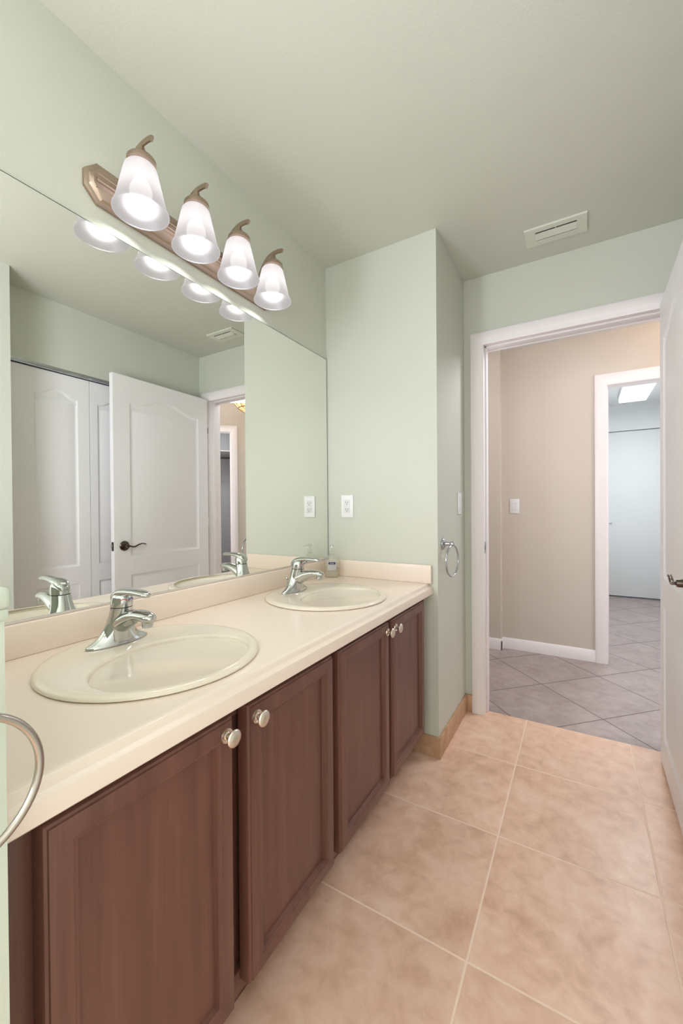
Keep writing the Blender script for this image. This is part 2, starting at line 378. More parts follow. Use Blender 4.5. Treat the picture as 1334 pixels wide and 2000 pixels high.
# doorway casing and jambs (bathroom)
def casing_leg(bm, x0, x1, yface, z1, sgn=-1, th=0.017):
    """vertical casing between x0 (outer) and x1 (inner), standing off the wall face towards sgn*y"""
    o = 1 if x1 > x0 else -1; w_ = abs(x1 - x0)
    prof = [(0, 0), (0, th * 0.85), (0.006, th), (w_ * 0.45, th), (w_ * 0.62, th * 0.72), (w_ - 0.008, th * 0.55), (w_, th * 0.35), (w_, 0)]
    pts = [(x0 + o * a, yface + sgn * b_) for a, b_ in prof]
    return pts, prof
def casing(name, bm, xl, xr, wd, yface, ztop, sgn=-1, th=0.017, right=True):
    """mitred casing: outer x xl..xr, outer top ztop"""
    n = None
    prof = [(0, 0), (0, th * 0.8), (0.006, th), (wd * 0.5, th), (wd * 0.64, th * 0.75), (wd - 0.008, th * 0.6), (wd, th * 0.35), (wd, 0)]
    def ring(kind):
        r = []
        for a, b_ in prof:
            y = yface + sgn * b_
            if kind == 'lb': r.append(V((xl + a, y, 0)))
            if kind == 'lt': r.append(V((xl + a, y, ztop - a)))
            if kind == 'rt': r.append(V((xr - a, y, ztop - a)))
            if kind == 'rb': r.append(V((xr - a, y, 0)))
        return r
    ks = ['lb', 'lt', 'rt'] + (['rb'] if right else [])
    loft(bm, [ring(k_) for k_ in ks])
bm = B(); casing('c', bm, 0.6413, 1.573, 0.068, Y2, 2.1269)
struct(obj('trim_2', bm, M['white']), 'white casing around the bathroom doorway', 'trim')
bm = B()
box(bm, 0.700, 0.7085, Y2 - 0.004, YH + 0.004, 0, 2.065, 0.001)
box(bm, 1.503, 1.512, Y2 - 0.004, YH + 0.004, 0, 2.065, 0.001)
box(bm, 0.700, 1.512, Y2 - 0.004, YH + 0.004, 2.065, 2.0765, 0.001)
box(bm, 0.7085, 0.7185, 2.378, 2.412, 0, 2.065, 0.002)
box(bm, 1.4965, 1.503, 2.378, 2.412, 0, 2.065, 0.002)
box(bm, 0.7085, 1.503, 2.378, 2.412, 2.055, 2.065, 0.002)
jm = struct(obj('trim_3', bm, M['white']), 'white door jamb with stop of the bathroom doorway', 'trim')
bm = B(); box(bm, 0.7083, 0.7098, 2.344, 2.372, 0.90, 0.965, 0.0005); box(bm, 0.7090, 0.7102, 2.350, 2.366, 0.918, 0.947, mi=1)
so = obj('strike_plate', bm, [M['chrome_dark'], M['slot']]); so.parent = jm
bm = B(); casing('c', bm, 0.6413, 1.573, 0.068, YH, 2.1269, 1)
struct(obj('trim_4', bm, M['white']), 'white casing on the hall side of the bathroom doorway', 'trim')

# ------------------------------------------------------------------ panelled doors
def inset_loop(lp, d):
    n = len(lp); out = []
    for i in range(n):
        a, b_, c = V(lp[i - 1]), V(lp[i]), V(lp[(i + 1) % n])
        e1 = (b_ - a); e2 = (c - b_)
        n1 = V((-e1.y, e1.x)).normalized(); n2 = V((-e2.y, e2.x)).normalized()
        mm = n1 + n2
        if mm.length < 1e-6: mm = n1
        mm.normalize(); k_ = max(0.4, mm.dot(n1))
        out.append(b_ + mm * (d / k_))
    return out
def panel_outline(s0, s1, z0, z1, arch=0.0, n=28):
    """counter-clockwise loop in (s,z); arch raises the top edge in the middle"""
    pts = [V((s0, z0)), V((s1, z0))]
    if arch <= 0: return pts + [V((s1, z1)), V((s0, z1))]
    for i in range(n + 1):
        t_ = i / n; s = s1 + (s0 - s1) * t_
        u = abs(2 * t_ - 1)                    # 1 at the corners, 0 in the middle
        k_ = max(0.0, min(1.0, (0.86 - u) / 0.86))
        hgt = arch * (0.5 - 0.5 * math.cos(PI * k_)) ** 0.9
        pts.append(V((s, z1 + hgt)))
    return pts
def door_mesh(width, height, z0, thick, panels, both=True, steps=((0.0, 0.0), (0.010, 0.006), (0.020, 0.0075), (0.030, 0.006), (0.052, 0.0015))):
    """door slab in (s along x, y depth 0..thick, z); panels carved in the y=0 face (and the back)"""
    bm = B()
    outer = [V((0, z0)), V((width, z0)), V((width, z0 + height)), V((0, z0 + height))]
    for side in ((0, 1) if both else (0,)):
        def P(p, dep):
            return V((p[0], dep if side == 0 else thick - dep, p[1]))
        loops = fill_with_holes(bm, [P(p, 0) for p in outer], [[P(p, 0) for p in pn] for pn in panels])
        for pn, lv in zip(panels, loops[1:]):
            prev = lv
            for off, dep in steps[1:]:
                ins = inset_loop(pn, off)
                cur = [bm.verts.new(P(p, dep)) for p in ins]
                for i in range(len(cur)):
                    j = (i + 1) % len(cur)
                    bm.faces.new((prev[i], prev[j], cur[j], cur[i]))
                prev = cur
            bm.faces.new(prev)
    if not both:
        bm.faces.new([bm.verts.new((p[0], thick, p[1])) for p in outer])
    q = [V((p[0], 0, p[1])) for p in outer]; r = [V((p[0], thick, p[1])) for p in outer]
    loft(bm, [q, r], cap=False)
    bmesh.ops.remove_doubles(bm, verts=bm.verts[:], dist=1e-5)
    return bm
# bathroom door, standing open against the right-hand wall
hinge = V((1.4807, 2.3048, 0)); free = V((1.4658, 1.5051, 0)); dv = (free - hinge); DW = 0.79
drot = math.atan2(dv.y, dv.x)
D1 = empty('door_1', hinge, 'white arched-panel bathroom door standing open', 'door'); D1['kind'] = 'structure'
D1.rotation_euler = (0, 0, drot)
pan = [panel_outline(0.095, DW - 0.115, 0.845, 1.885, 0.062), panel_outline(0.095, DW - 0.115, 0.14, 0.722)]
obj('door_slab', door_mesh(DW, 2.045, 0.015, 0.035, pan), M['door'], D1, world=False, ang=30)
hs, hz = 0.722, 0.920
hd = None
for side in (0, 1):
    yb, sg = (0.0, -1) if side == 0 else (0.035, 1)
    bm = B()
    lathe(bm, [(0.033, 0.0), (0.0335, 0.004), (0.031, 0.008), (0.024, 0.011), (0.013, 0.013), (0.0125, 0.040), (0.011, 0.046)], (hs, yb, hz), (0, sg, 0), 32)
    path = smooth_path([(hs + 0.006, 0.044, 0.0), (hs - 0.012, 0.048, -0.002), (hs - 0.040, 0.050, -0.007), (hs - 0.070, 0.050, 0.004), (hs - 0.098, 0.049, 0.010), (hs - 0.125, 0.048, 0.004)], 6)
    rad = [(0.0065 - 0.003 * i / len(path), 0.0085 - 0.0035 * i / len(path)) for i in range(len(path))]
    sweep(bm, [(a, yb + sg * b_, hz + c) for a, b_, c in path], rad, up=(0, 1, 0), seg=12)
    ho = obj('door_handle', bm, M['bronze'], D1, world=False)
    ho['label'] = 'dark pewter lever handle with round rose'
bm = B(); box(bm, DW - 0.0005, DW + 0.0015, 0.006, 0.029, hz - 0.029, hz + 0.029, 0.0005); box(bm, DW + 0.001, DW + 0.010, 0.012, 0.023, hz - 0.009, hz + 0.009, 0.002, mi=1)
obj('latch_plate', bm, [M['bronze'], M['chrome_dark']], D1, world=False)
for z, hh, hm in ((1.81, 0.022, 'bronze'), (1.06, 0.03, 'white'), (0.24, 0.03, 'white')):
    bm = B(); lathe(bm, [(0.0045, -hh), (0.0045, hh)], (-0.0065, 0.005, z), (0, 0, 1), 12)
    obj('hinge', bm, M[hm], D1, world=False)

# bifold closet doors on the right-hand wall
D2 = empty('door_2', (XR + 0.02, 0.97, 0), 'white bifold closet doors seen in the mirror', 'door'); D2['kind'] = 'structure'
LW = 0.4775
for k in range(2):
    y0 = 0.973 + k * (LW + 0.003)
    s0, s1 = (0.165, LW - 0.070) if k == 0 else (0.050, LW - 0.165)
    pn = [panel_outline(s0, s1, 0.80, 1.868, 0.044), panel_outline(s0, s1, 0.14, 0.690)]
    bm = door_mesh(LW, 1.994, 0.015, 0.032, pn, False, ((0.0, 0.0), (0.008, 0.006), (0.014, 0.0075), (0.020, 0.006), (0.034, 0.0015)))
    # s runs along +y, depth along +x (visible face towards the room)
    for v_ in bm.verts:
        s, dpt, z = v_.co; v_.co = V((XR + 0.014 + dpt, y0 + s, z))
    obj('door_leaf', bm, M['door'], D2, ang=30)
bm = B(); box(bm, XR - 0.004, XR + 0.05, 0.97, 1.935, 2.014, 2.038, 0.002)
obj('track', bm, M['chrome_dark'], D2)
bm = B()
box(bm, XR + 0.005, XR + 0.1, 0.962, 0.972, 0, 2.04)
box(bm, XR + 0.005, XR + 0.1, 1.934, 1.944, 0, 2.04)
struct(obj('trim_5', bm, M['white']), 'white closet jamb', 'trim')

# ------------------------------------------------------------------ hall, laundry room and closet beyond
wallbox('wall_hall', M['beige'], [(0.612, 1.285, Y3, Y3B, 0, H), (1.285, 2.17, Y3, Y3B, 2.09, H), (2.1, 2.17, Y3, Y3B, 0, 2.09), (-1.2, 0.612, 3.48, Y3B, 0, H)],
        'beige hall wall beyond the bathroom doorway')
wallbox('wall_hall_left', M['beige'], [(-1.3, -1.2, Y2, Y3B, 0, H)], 'beige end wall of the hall')
wallbox('wall_hall_right', M['beige'], [(3.0, 3.1, YH, 2.72, 0, H)], 'beige end wall of the hall beside the closet')
bm = B(); box(bm, -1.3, 3.1, YH - 0.055, Y3B, H, H + 0.08); struct(obj('ceiling_hall', bm, M['white_wall']), 'white hall ceiling', 'ceiling')
bm = B(); box(bm, -1.3, 3.1, 2.391, Y3B + 0.01, -0.06, 0); box(bm, 1.0, 2.25, Y3B + 0.01, YFAR + 0.1, -0.06, 0)
struct(obj('floor_hall', bm, M['tile_hall']), 'mauve grey diagonal tile floor of the hall', 'floor')
def base_prof(x0, x1, y, sg, th=0.013, h=0.088):
    bm = B(); pts = [(0, 0), (th, 0), (th, h - 0.016), (th * 0.55, h - 0.006), (th * 0.3, h), (0, h)]
    loft(bm, [[V((x0, y + sg * a, b_)) for a, b_ in pts], [V((x1, y + sg * a, b_)) for a, b_ in pts]])
    return bm
bm = base_prof(0.612, 1.2645, Y3, -1)
b2 = base_prof(-1.2, 0.625, 3.48, -1)
me_t = bpy.data.meshes.new('t'); b2.to_mesh(me_t); bm.from_mesh(me_t); b2.free()
box(bm, 0.612, 0.625, 3.467, Y3, 0, 0.084, 0.002)
struct(obj('baseboard_hall', bm, M['white']), 'white baseboard along the hall wall', 'baseboard')
bm = B(); casing('c', bm, 1.264, 2.19, 0.080, Y3, 2.1287)
struct(obj('trim_6', bm, M['white']), 'white casing of the laundry doorway across the hall', 'trim')
bm = B()
box(bm, 1.285, 1.345, Y3 - 0.003, Y3B + 0.003, 0, 2.047, 0.001); box(bm, 2.105, 2.12, Y3 - 0.003, Y3B + 0.003, 0, 2.047, 0.001)
box(bm, 1.285, 2.12, Y3 - 0.003, Y3B + 0.003, 2.047, 2.09, 0.001)
box(bm, 1.345, 1.353, 3.60, 3.635, 0, 2.047, 0.001)
struct(obj('trim_7', bm, M['white']), 'white jamb of the laundry doorway', 'trim')
# laundry room
wallbox('wall_laundry', M['white_wall'], [(1.0, 1.1, Y3B, YFAR + 0.1, 0, H), (2.2, 2.25, Y3B, YFAR + 0.1, 0, H), (1.1, 2.2, YFAR + 0.03, YFAR + 0.1, 0, H), (1.1, 2.2, YFAR - 0.02, YFAR + 0.03, 2.118, H)],
        'white walls of the laundry room across the hall')
bm = B(); box(bm, 1.0, 2.25, Y3B, YFAR + 0.1, H, H + 0.08); struct(obj('ceiling_laundry', bm, M['white_wall']), 'white laundry ceiling', 'ceiling')
D3 = empty('door_3', (1.6, YFAR - 0.01, 0), 'plain white closet door at the end of the laundry room', 'door'); D3['kind'] = 'structure'
bm = B(); box(bm, 1.105, 2.195, YFAR - 0.012, YFAR + 0.022, 0.022, 2.108, 0.003); obj('door_slab', bm, M['white_wall'], D3)
bm = B(); box(bm, 1.455, 1.525, YFAR - 0.030, YFAR - 0.022, 0.945, 0.955, 0.002); box(bm, 1.458, 1.468, YFAR - 0.030, YFAR - 0.01, 0.940, 0.960, 0.002)
obj('handle', bm, M['chrome_dark'], D3)
bm = B(); box(bm, 1.105, 2.195, YFAR - 0.02, YFAR + 0.03, 0.0, 0.012); obj('bottom_track', bm, M['chrome_dark'], D3)
fx = empty('fluorescent_light', (1.69, 5.45, H), 'lit rectangular ceiling light in the laundry room', 'light')
bm = B(); box(bm, 1.555, 1.83, 4.55, 5.735, H - 0.03, H, 0.004); obj('housing', bm, M['plastic'], fx)
bm = B(); box(bm, 1.562, 1.823, 4.56, 5.728, H - 0.075, H - 0.03, 0.012, 3); obj('diffuser', bm, M['diffuser'], fx)
lv = empty('laundry_vent', (1.75, 5.93, H), 'small grey ceiling vent behind the laundry light', 'vent')
bm = B(); box(bm, 1.655, 1.85, 5.86, 5.985, H - 0.012, H, 0.002); obj('frame', bm, simple('grey_vent', srgb(170, 174, 176), 0.5), lv)
bm = B()
for k in range(5): box(bm, 1.67, 1.835, 5.875 + k * 0.021, 5.885 + k * 0.021, H - 0.018, H - 0.010, 0.001)
obj('louvers', bm, simple('grey_vent_slats', srgb(150, 154, 156), 0.5), lv)

# diagonal wall with the closet doorway, seen only through the mirror
A0 = V((2.155, 3.545, 0)); u45 = V((0.70711, -0.70711, 0)); n45 = V((0.70711, 0.70711, 0))
def dbox(bm, s0, s1, d0, d1, z0, z1, mi=0):
    vv = box(bm, s0, s1, d0, d1, z0, z1, mi=mi)
    for v_ in vv: v_.co = A0 + u45 * v_.co.x + n45 * v_.co.y + V((0, 0, v_.co.z))
bm = B(); dbox(bm, -0.02, 0.225, 0, 0.11, 0, H); dbox(bm, 0.225, 0.94, 0, 0.11, 2.07, H); dbox(bm, 0.94, 1.22, 0, 0.11, 0, H)
struct(obj('wall_diagonal', bm, M['beige']), 'beige diagonal hall wall with a closet doorway, seen in the mirror', 'wall')
bm = B(); casing('c', bm, 0.163, 1.0, 0.070, 0, 2.127)
for v_ in bm.verts: v_.co = A0 + u45 * v_.co.x + n45 * v_.co.y + V((0, 0, v_.co.z))
struct(obj('trim_8', bm, M['white']), 'white casing of the hall closet doorway', 'trim')
bm = B(); dbox(bm, 0.222, 0.235, -0.002, 0.112, 0, 2.058); dbox(bm, 0.93, 0.942, -0.002, 0.112, 0, 2.058); dbox(bm, 0.222, 0.942, -0.002, 0.112, 2.058, 2.072)
dbox(bm, 0.235, 0.247, 0.05, 0.085, 0, 2.058)
struct(obj('trim_9', bm, M['white']), 'white jamb of the hall closet doorway', 'trim')
bm = B(); dbox(bm, 0.10, 0.15, 0.11, 1.3, 0, H); dbox(bm, 1.10, 1.15, 0.11, 1.3, 0, H); dbox(bm, 0.10, 1.15, 1.3, 1.35, 0, H); dbox(bm, 0.1, 1.15, 0.11, 1.3, H, H + 0.05)
struct(obj('wall_closet', bm, M['grey_wall']), 'grey inside walls of the hall closet', 'wall')
bm = B(); dbox(bm, 0.10, 1.15, 0.10, 1.35, -0.05, 0.004); struct(obj('floor_closet', bm, M['wood_floor']), 'dark wood floor of the hall closet', 'floor')
bm = B(); dbox(bm, 0.15, 1.10, 1.288, 1.3, 0.004, 0.09); struct(obj('baseboard_closet', bm, M['white']), 'white baseboard inside the hall closet', 'baseboard')
sh = empty('closet_shelf', A0 + u45 * 0.6 + n45 * 1.2 + V((0, 0, 1.93)), 'wire closet shelf with hanging rod in the hall closet', 'shelf')
bm = B(); dbox(bm, 0.152, 1.098, 0.95, 1.298, 1.965, 1.975); obj('shelf_board', bm, M['white'], sh)
bm = B()
p0 = A0 + u45 * 0.152 + n45 * 1.0 + V((0, 0, 1.88)); p1 = A0 + u45 * 1.098 + n45 * 1.0 + V((0, 0, 1.88))
lathe(bm, [(0.014, 0), (0.014, (p1 - p0).length)], p0, p1 - p0, 16); obj('rod', bm, M['bronze'], sh)

# hall ceiling lamp of stained glass
HL = V((1.80, 3.17, H))
hl = empty('stained_glass_lamp', HL, 'amber stained glass bowl lamp on the hall ceiling, seen in the mirror', 'lamp')
rz = 2.285
bm = B(); lathe(bm, [(0.19, rz), (0.175, rz - 0.03), (0.135, rz - 0.075), (0.075, rz - 0.115), (0.012, rz - 0.135)], (HL.x, HL.y, 0), (0, 0, 1), 16, False)
obj('glass_bowl', bm, M['stained'], hl, ang=5)
bm = B()
for k in range(16):
    a = 2 * PI * k / 16
    pts = [(HL.x + r * 1.005 * math.cos(a), HL.y + r * 1.005 * math.sin(a), z) for r, z in ((0.19, rz), (0.175, rz - 0.03), (0.135, rz - 0.075), (0.075, rz - 0.115), (0.012, rz - 0.135))]
    sweep(bm, pts, 0.0025, up=(math.sin(a), -math.cos(a), 0.01), seg=6)
for r, z in ((0.19, rz), (0.135, rz - 0.075)):
    sweep(bm, [(HL.x + r * math.cos(2 * PI * k / 32), HL.y + r * math.sin(2 * PI * k / 32), z) for k in range(32)], 0.004, seg=6, closed=True)
obj('leading', bm, M['lampdark'], hl)
bm = B(); lathe(bm, [(0.004, rz - 0.165), (0.011, rz - 0.155), (0.012, rz - 0.145), (0.006, rz - 0.13), (0.006, H - 0.03), (0.06, H - 0.025), (0.065, H - 0.002)], (HL.x, HL.y, 0), (0, 0, 1), 16)
obj('stem', bm, M['lampdark'], hl)
bm = B(); bmesh.ops.create_icosphere(bm, subdivisions=2, radius=0.028, matrix=Matrix.Translation(V((HL.x + 0.05, HL.y + 0.02, rz + 0.005)))); obj('bulb', bm, M['hall_bulb'], hl)

# ------------------------------------------------------------------ vanity: cabinet, worktop, sinks, taps
ZT = 0.806; ZU = 0.757
XF = 0.534; XD = 0.567
cab = empty('vanity_cabinet', (0.3, 1.0, 0), 'long dark brown wooden vanity cabinet with four panel doors', 'cabinet')
bm = B()
box(bm, 0.001, XF - 0.02, YP + 0.001, Y1 - 0.0015, 0.115, 0.133)
box(bm, 0.001, XF - 0.02, YP + 0.001, YP + 0.018, 0.115, ZU - 0.001)
box(bm, 0.001, XF - 0.02, Y1 - 0.0185, Y1 - 0.0015, 0.115, ZU - 0.001)
box(bm, 0.001, 0.010, YP + 0.018, Y1 - 0.0185, 0.133, ZU - 0.001)
ys = [YP + 0.001, 0.262, 0.574, 0.640, 0.957, 1.014, 1.345, 1.397, 1.731, Y1 - 0.0015]
# face frame with openings behind the doors
box(bm, XF - 0.02, XF, YP + 0.001, Y1 - 0.0015, 0.115, 0.165, 0.001)
box(bm, XF - 0.017, XF - 0.005, YP + 0.001, Y1 - 0.0015, 0.715, ZU - 0.001, 0.001)
for a, b_ in ((ys[0], ys[1]), (ys[2], ys[3]), (ys[4], ys[5]), (ys[6], ys[7]), (ys[8], ys[9])):
    dx = 0.0 if a == ys[0] or a == ys[8] else 0.013          # the middle stiles sit deeper
    box(bm, XF - 0.0185, XF - dx, a - dx * 0.3, b_ + dx * 0.3, 0.150, 0.730, 0.0005)
box(bm, 0.40, 0.468, YP + 0.001, Y1 - 0.0125, 0, 0.115)
obj('cabinet_body', bm, M['cab'], cab)
def cab_door(y0, y1, z0=0.146, z1=0.741):
    bm = B(); st = 0.046; th = XD - XF - 0.001
    def ring(i, x): return [V((x, y0 + i, z0 + i)), V((x, y1 - i, z0 + i)), V((x, y1 - i, z1 - i)), V((x, y0 + i, z1 - i))]
    x1 = XD
    rings = [ring(0, XF + 0.001), ring(0, x1 - 0.010), ring(0.002, x1 - 0.006), ring(0.0055, x1 - 0.004), ring(0.0065, x1 - 0.0008), ring(0.009, x1),
             ring(st - 0.010, x1), ring(st - 0.008, x1 - 0.0015), ring(st - 0.003, x1 - 0.003), ring(st, x1 - 0.0125)]
    loft(bm, rings)
    return bm
def knob_bm(y, z):
    bm = B()
    lathe(bm, [(0.0001, 0.0), (0.0135, 0.0), (0.0145, 0.002), (0.0138, 0.0045), (0.0105, 0.0055), (0.0085, 0.004), (0.0058, 0.006), (0.0052, 0.012), (0.0062, 0.016),
               (0.0125, 0.0185), (0.0165, 0.0205), (0.0172, 0.0225), (0.0163, 0.0245), (0.0148, 0.0255), (0.0135, 0.0258), (0.012, 0.0268), (0.007, 0.0282), (0.0001, 0.0288)],
          (XD, y, z), (1, 0, 0), 28)
    return bm
for (y0, y1, ky, kz) in ((0.250, 0.586, 0.564, 0.711), (0.627, 0.968, 0.650, 0.711), (1.002, 1.356, 1.335, 0.709), (1.385, 1.742, 1.409, 0.707)):
    d = obj('door', cab_door(y0, y1), M['cab'], cab, ang=30)
    kb = obj('knob', knob_bm(ky, kz), M['knob'], d, world=False)
    kb.data.transform(Matrix.Translation(-V(cab.location))); kb['label'] = 'round satin nickel knob'

SK = [(0.294, 0.603), (0.294, 1.352)]   # basin centres
SR = 0.239
ct = empty('countertop', (0.3, 1.0, ZT), 'cream laminate vanity worktop with low backsplash', 'countertop')
bm = B()
ya, yb = YP + 0.001, Y1 - 0.0015
XE = 0.548
hl_ = [[V((cx + 0.226 * math.cos(2 * PI * k / 64), cy + 0.226 * math.sin(2 * PI * k / 64), 0)) for k in range(64)] for cx, cy in SK]
top = fill_with_holes(bm, [V((0.001, ya, ZT)), V((XE, ya, ZT)), V((XE, yb, ZT)), V((0.001, yb, ZT))], [[V((p.x, p.y, ZT)) for p in h_] for h_ in hl_])
bot = fill_with_holes(bm, [V((0.001, ya, ZU)), V((XE, ya, ZU)), V((XE, yb, ZU)), V((0.001, yb, ZU))], [[V((p.x, p.y, ZU)) for p in h_] for h_ in hl_])
for a, b_ in zip(top, bot):
    for i in range(len(a)):
        if len(a) == 4 and i == 1: continue
        j = (i + 1) % len(a); bm.faces.new((a[i], a[j], b_[j], b_[i]))
prof = [(XE, ZT), (0.5555, ZT - 0.0004), (0.5595, ZT - 0.0018), (0.5620, ZT - 0.0050), (0.5635, ZT - 0.0095), (0.5655, ZT - 0.0130), (0.5690, ZT - 0.0148), (0.5760, ZT - 0.0155), (0.5790, ZT - 0.0170), (0.580, ZT - 0.0200), (0.580, ZU + 0.003), (0.577, ZU), (XE, ZU)]
loft(bm, [[V((x, ya, z)) for x, z in prof], [V((x, yb, z)) for x, z in prof]], True, True)
ctop = obj('worktop', bm, M['counter'], ct, ang=25)
ZB = 0.887
bm = B(); box(bm, 0.0012, 0.020, ya, yb, ZT, ZB, 0.003, 3)
obj('backsplash', bm, M['counter'], ct)
bm = B(); box(bm, 0.0205, 0.576, yb - 0.019, yb, ZT, 0.891, 0.0025, 3)
obj('side_splash', bm, M['counter'], ct)

def sink(cx, cy):
    """self-rimming round basin with an oval bowl set towards the front; local origin = basin centre on the worktop"""
    bm = B(); n = 72; rings = []
    def ring(c, ax, ay, z, k=1.0): return [V((c + ax * math.cos(2 * PI * i / n), ay * math.sin(2 * PI * i / n), z)) for i in range(n)]
    bc = 0.074
    rings.append(ring(0, SR - 0.004, SR - 0.004, 0.0003))
    rings.append(ring(0, SR, SR, 0.003)); rings.append(ring(0, SR - 0.0005, SR - 0.0005, 0.0065)); rings.append(ring(0, SR - 0.004, SR - 0.004, 0.0100))
    rings.append(ring(0, SR - 0.011, SR - 0.011, 0.0120)); rings.append(ring(0.001, SR - 0.022, SR - 0.022, 0.0122))
    rings.append(ring(0.012, 0.205, 0.209, 0.0112)); rings.append(ring(0.050, 0.172, 0.197, 0.0105))
    rings.append(ring(bc - 0.002, 0.1525, 0.184, 0.0100)); rings.append(ring(bc, 0.149, 0.1805, 0.0085)); rings.append(ring(bc, 0.1472, 0.1785, 0.005)); rings.append(ring(bc, 0.1462, 0.1775, -0.001))
    for t_, z in ((1.008, -0.020), (0.99, -0.060), (0.95, -0.098), (0.88, -0.125), (0.77, -0.146), (0.60, -0.160), (0.36, -0.167), (0.13, -0.169)):
        rings.append(ring(bc, 0.144 * t_, 0.1755 * t_ * (1 if t_ > 0.2 else 0.9), z))
    loft(bm, rings, cap=True)
    # closing the underside shell is not needed: it sits inside the cabinet
    return bm
s0 = empty('sink', (SK[0][0], SK[0][1], ZT), 'round cream drop-in basin beside the half wall end of the worktop', 'sink', 'round basins in the vanity')
obj('basin', sink(0, 0), M['sink'], s0, world=False, ang=60)
bm = B(); lathe(bm, [(0.021, -0.1685), (0.021, -0.1665), (0.017, -0.166), (0.0155, -0.168), (0.013, -0.1675), (0.012, -0.1645), (0.0001, -0.1635)], (0.074, 0, 0), (0, 0, 1), 24)
obj('drain', bm, M['chrome'], s0, world=False)
dup(s0, (SK[1][0], SK[1][1], ZT), 'round cream drop-in basin beside the soap dispenser')

def make_faucet(loc):
    f = empty('faucet', loc, 'chrome single-lever tap on the basin nearer the half wall', 'faucet', 'chrome basin taps')
    bm = B(); n = 40
    def ring(z, c, ax, ay, sharp=0.0):
        r = []
        for i in range(n):
            t_ = 2 * PI * i / n; cx, sy = math.cos(t_), math.sin(t_)
            w_ = 1 - sharp * abs(sy) ** 2
            r.append(V((c + ax * cx * w_, ay * sy, z)))
        return r
    data = [(0.0, 0.0, 0.031, 0.080, 0.25), (0.0035, 0.0, 0.0312, 0.080, 0.25), (0.006, 0.0, 0.030, 0.077, 0.25), (0.012, 0.001, 0.029, 0.064, 0.2), (0.020, 0.002, 0.028, 0.052, 0.12),
            (0.030, 0.003, 0.0275, 0.043, 0.05), (0.042, 0.005, 0.027, 0.0355, 0), (0.056, 0.008, 0.0262, 0.0305, 0), (0.072, 0.012, 0.0258, 0.0275, 0), (0.086, 0.0155, 0.0256, 0.0262, 0), (0.0925, 0.017, 0.0254, 0.0256, 0)]
    loft(bm, [ring(*d_) for d_ in data])
    # spout grows out of the body front
    path = smooth_path([(0.000, 0.040, 0.026, 0.022), (0.030, 0.056, 0.0265, 0.022), (0.060, 0.070, 0.0245, 0.019), (0.090, 0.0785, 0.0225, 0.0145), (0.117, 0.0795, 0.0205, 0.0125), (0.135, 0.0765, 0.0165, 0.0110), (0.144, 0.0735, 0.009, 0.0070)], 5)
    sweep(bm, [(a, 0, b_) for a, b_, _, _ in path], [(c, d_) for _, _, c, d_ in path], seg=24)
    bo = obj('body', bm, M['chrome'], f, world=False, ang=60)
    bm = B(); lathe(bm, [(0.0115, 0.055), (0.0125, 0.057), (0.0125, 0.070)], (0.124, 0, 0), (0, 0, 1), 24); obj('aerator', bm, M['chrome_dark'], bo, world=False)
    bm = B(); lathe(bm, [(0.0250, 0.0915), (0.0250, 0.0952)], (0.0172, 0, 0), (0, 0, 1), 40); obj('joint_ring', bm, M['black'], f, world=False)
    bm = B()
    loft(bm, [ring(*d_) for d_ in ((0.0948, 0.0176, 0.0256, 0.0256, 0), (0.104, 0.019, 0.0256, 0.0256, 0), (0.115, 0.020, 0.0245, 0.0245, 0), (0.124, 0.021, 0.0215, 0.022, 0), (0.129, 0.023, 0.0155, 0.0165, 0), (0.132, 0.025, 0.006, 0.008, 0))])
    path = smooth_path([(-0.0065, 0.105, 0.013, 0.007), (0.000, 0.118, 0.0185, 0.010), (0.022, 0.1290, 0.0215, 0.0110), (0.055, 0.1340, 0.0195, 0.0090), (0.090, 0.1350, 0.0165, 0.0080), (0.118, 0.1325, 0.0135, 0.0070), (0.1290, 0.1300, 0.007, 0.0040)], 5)
    sweep(bm, [(a, 0, b_) for a, b_, _, _ in path], [(c, d_) for _, _, c, d_ in path], seg=24)
    lv_ = obj('lever', bm, M['chrome'], f, world=False, ang=60)
    for a0, a1, mm in ((-0.75, -0.08, 'red'), (0.08, 0.75, 'blue')):
        bm = B(); pts = [(0.0197 + 0.0252 * math.cos(a0 + (a1 - a0) * k / 8), 0.0252 * math.sin(a0 + (a1 - a0) * k / 8), 0.1115 + 0.004 * math.sin(PI * k / 8)) for k in range(9)]
        sweep(bm, pts, 0.0011, seg=6); obj('temperature_mark', bm, M[mm], lv_, world=False)['label'] = mm + ' temperature arc'
    bm = B(); lathe(bm, [(0.0025, 0.0), (0.0025, 0.040), (0.0055, 0.043), (0.0065, 0.048), (0.0050, 0.052), (0.0001, 0.0535)], (-0.040, 0, 0), (0, 0, 1), 16); obj('pop_up_rod', bm, M['chrome'], f, world=False)
    return f
fa = make_faucet((0.143, SK[0][1] - 0.004, ZT + 0.0118))
dup(fa, (0.148, SK[1][1] - 0.012, ZT + 0.0118), 'chrome single-lever tap on the basin beside the soap dispenser')

# mirror standing on the backsplash
mr_ = empty('wall_mirror', (0.003, 1.0, ZB), 'large frameless wall mirror above the vanity backsplash', 'mirror')
bm = B(); box(bm, 0.0008, 0.0058, YP + 0.002, 1.8235, ZB + 0.006, 1.953); obj('mirror_edge', bm, M['glass_edge'], mr_)
bm = B(); box(bm, 0.0050, 0.0062, YP + 0.0045, 1.8205, ZB + 0.006, 1.9505); obj('mirror_glass', bm, M['mirror'], mr_)
bm = B(); box(bm, 0.0008, 0.0105, YP + 0.002, 1.8215, ZB + 0.0003, ZB + 0.0058, 0.001)
obj('bottom_channel', bm, simple('clear_channel', srgb(214, 204, 194), 0.25, 0.2), mr_)

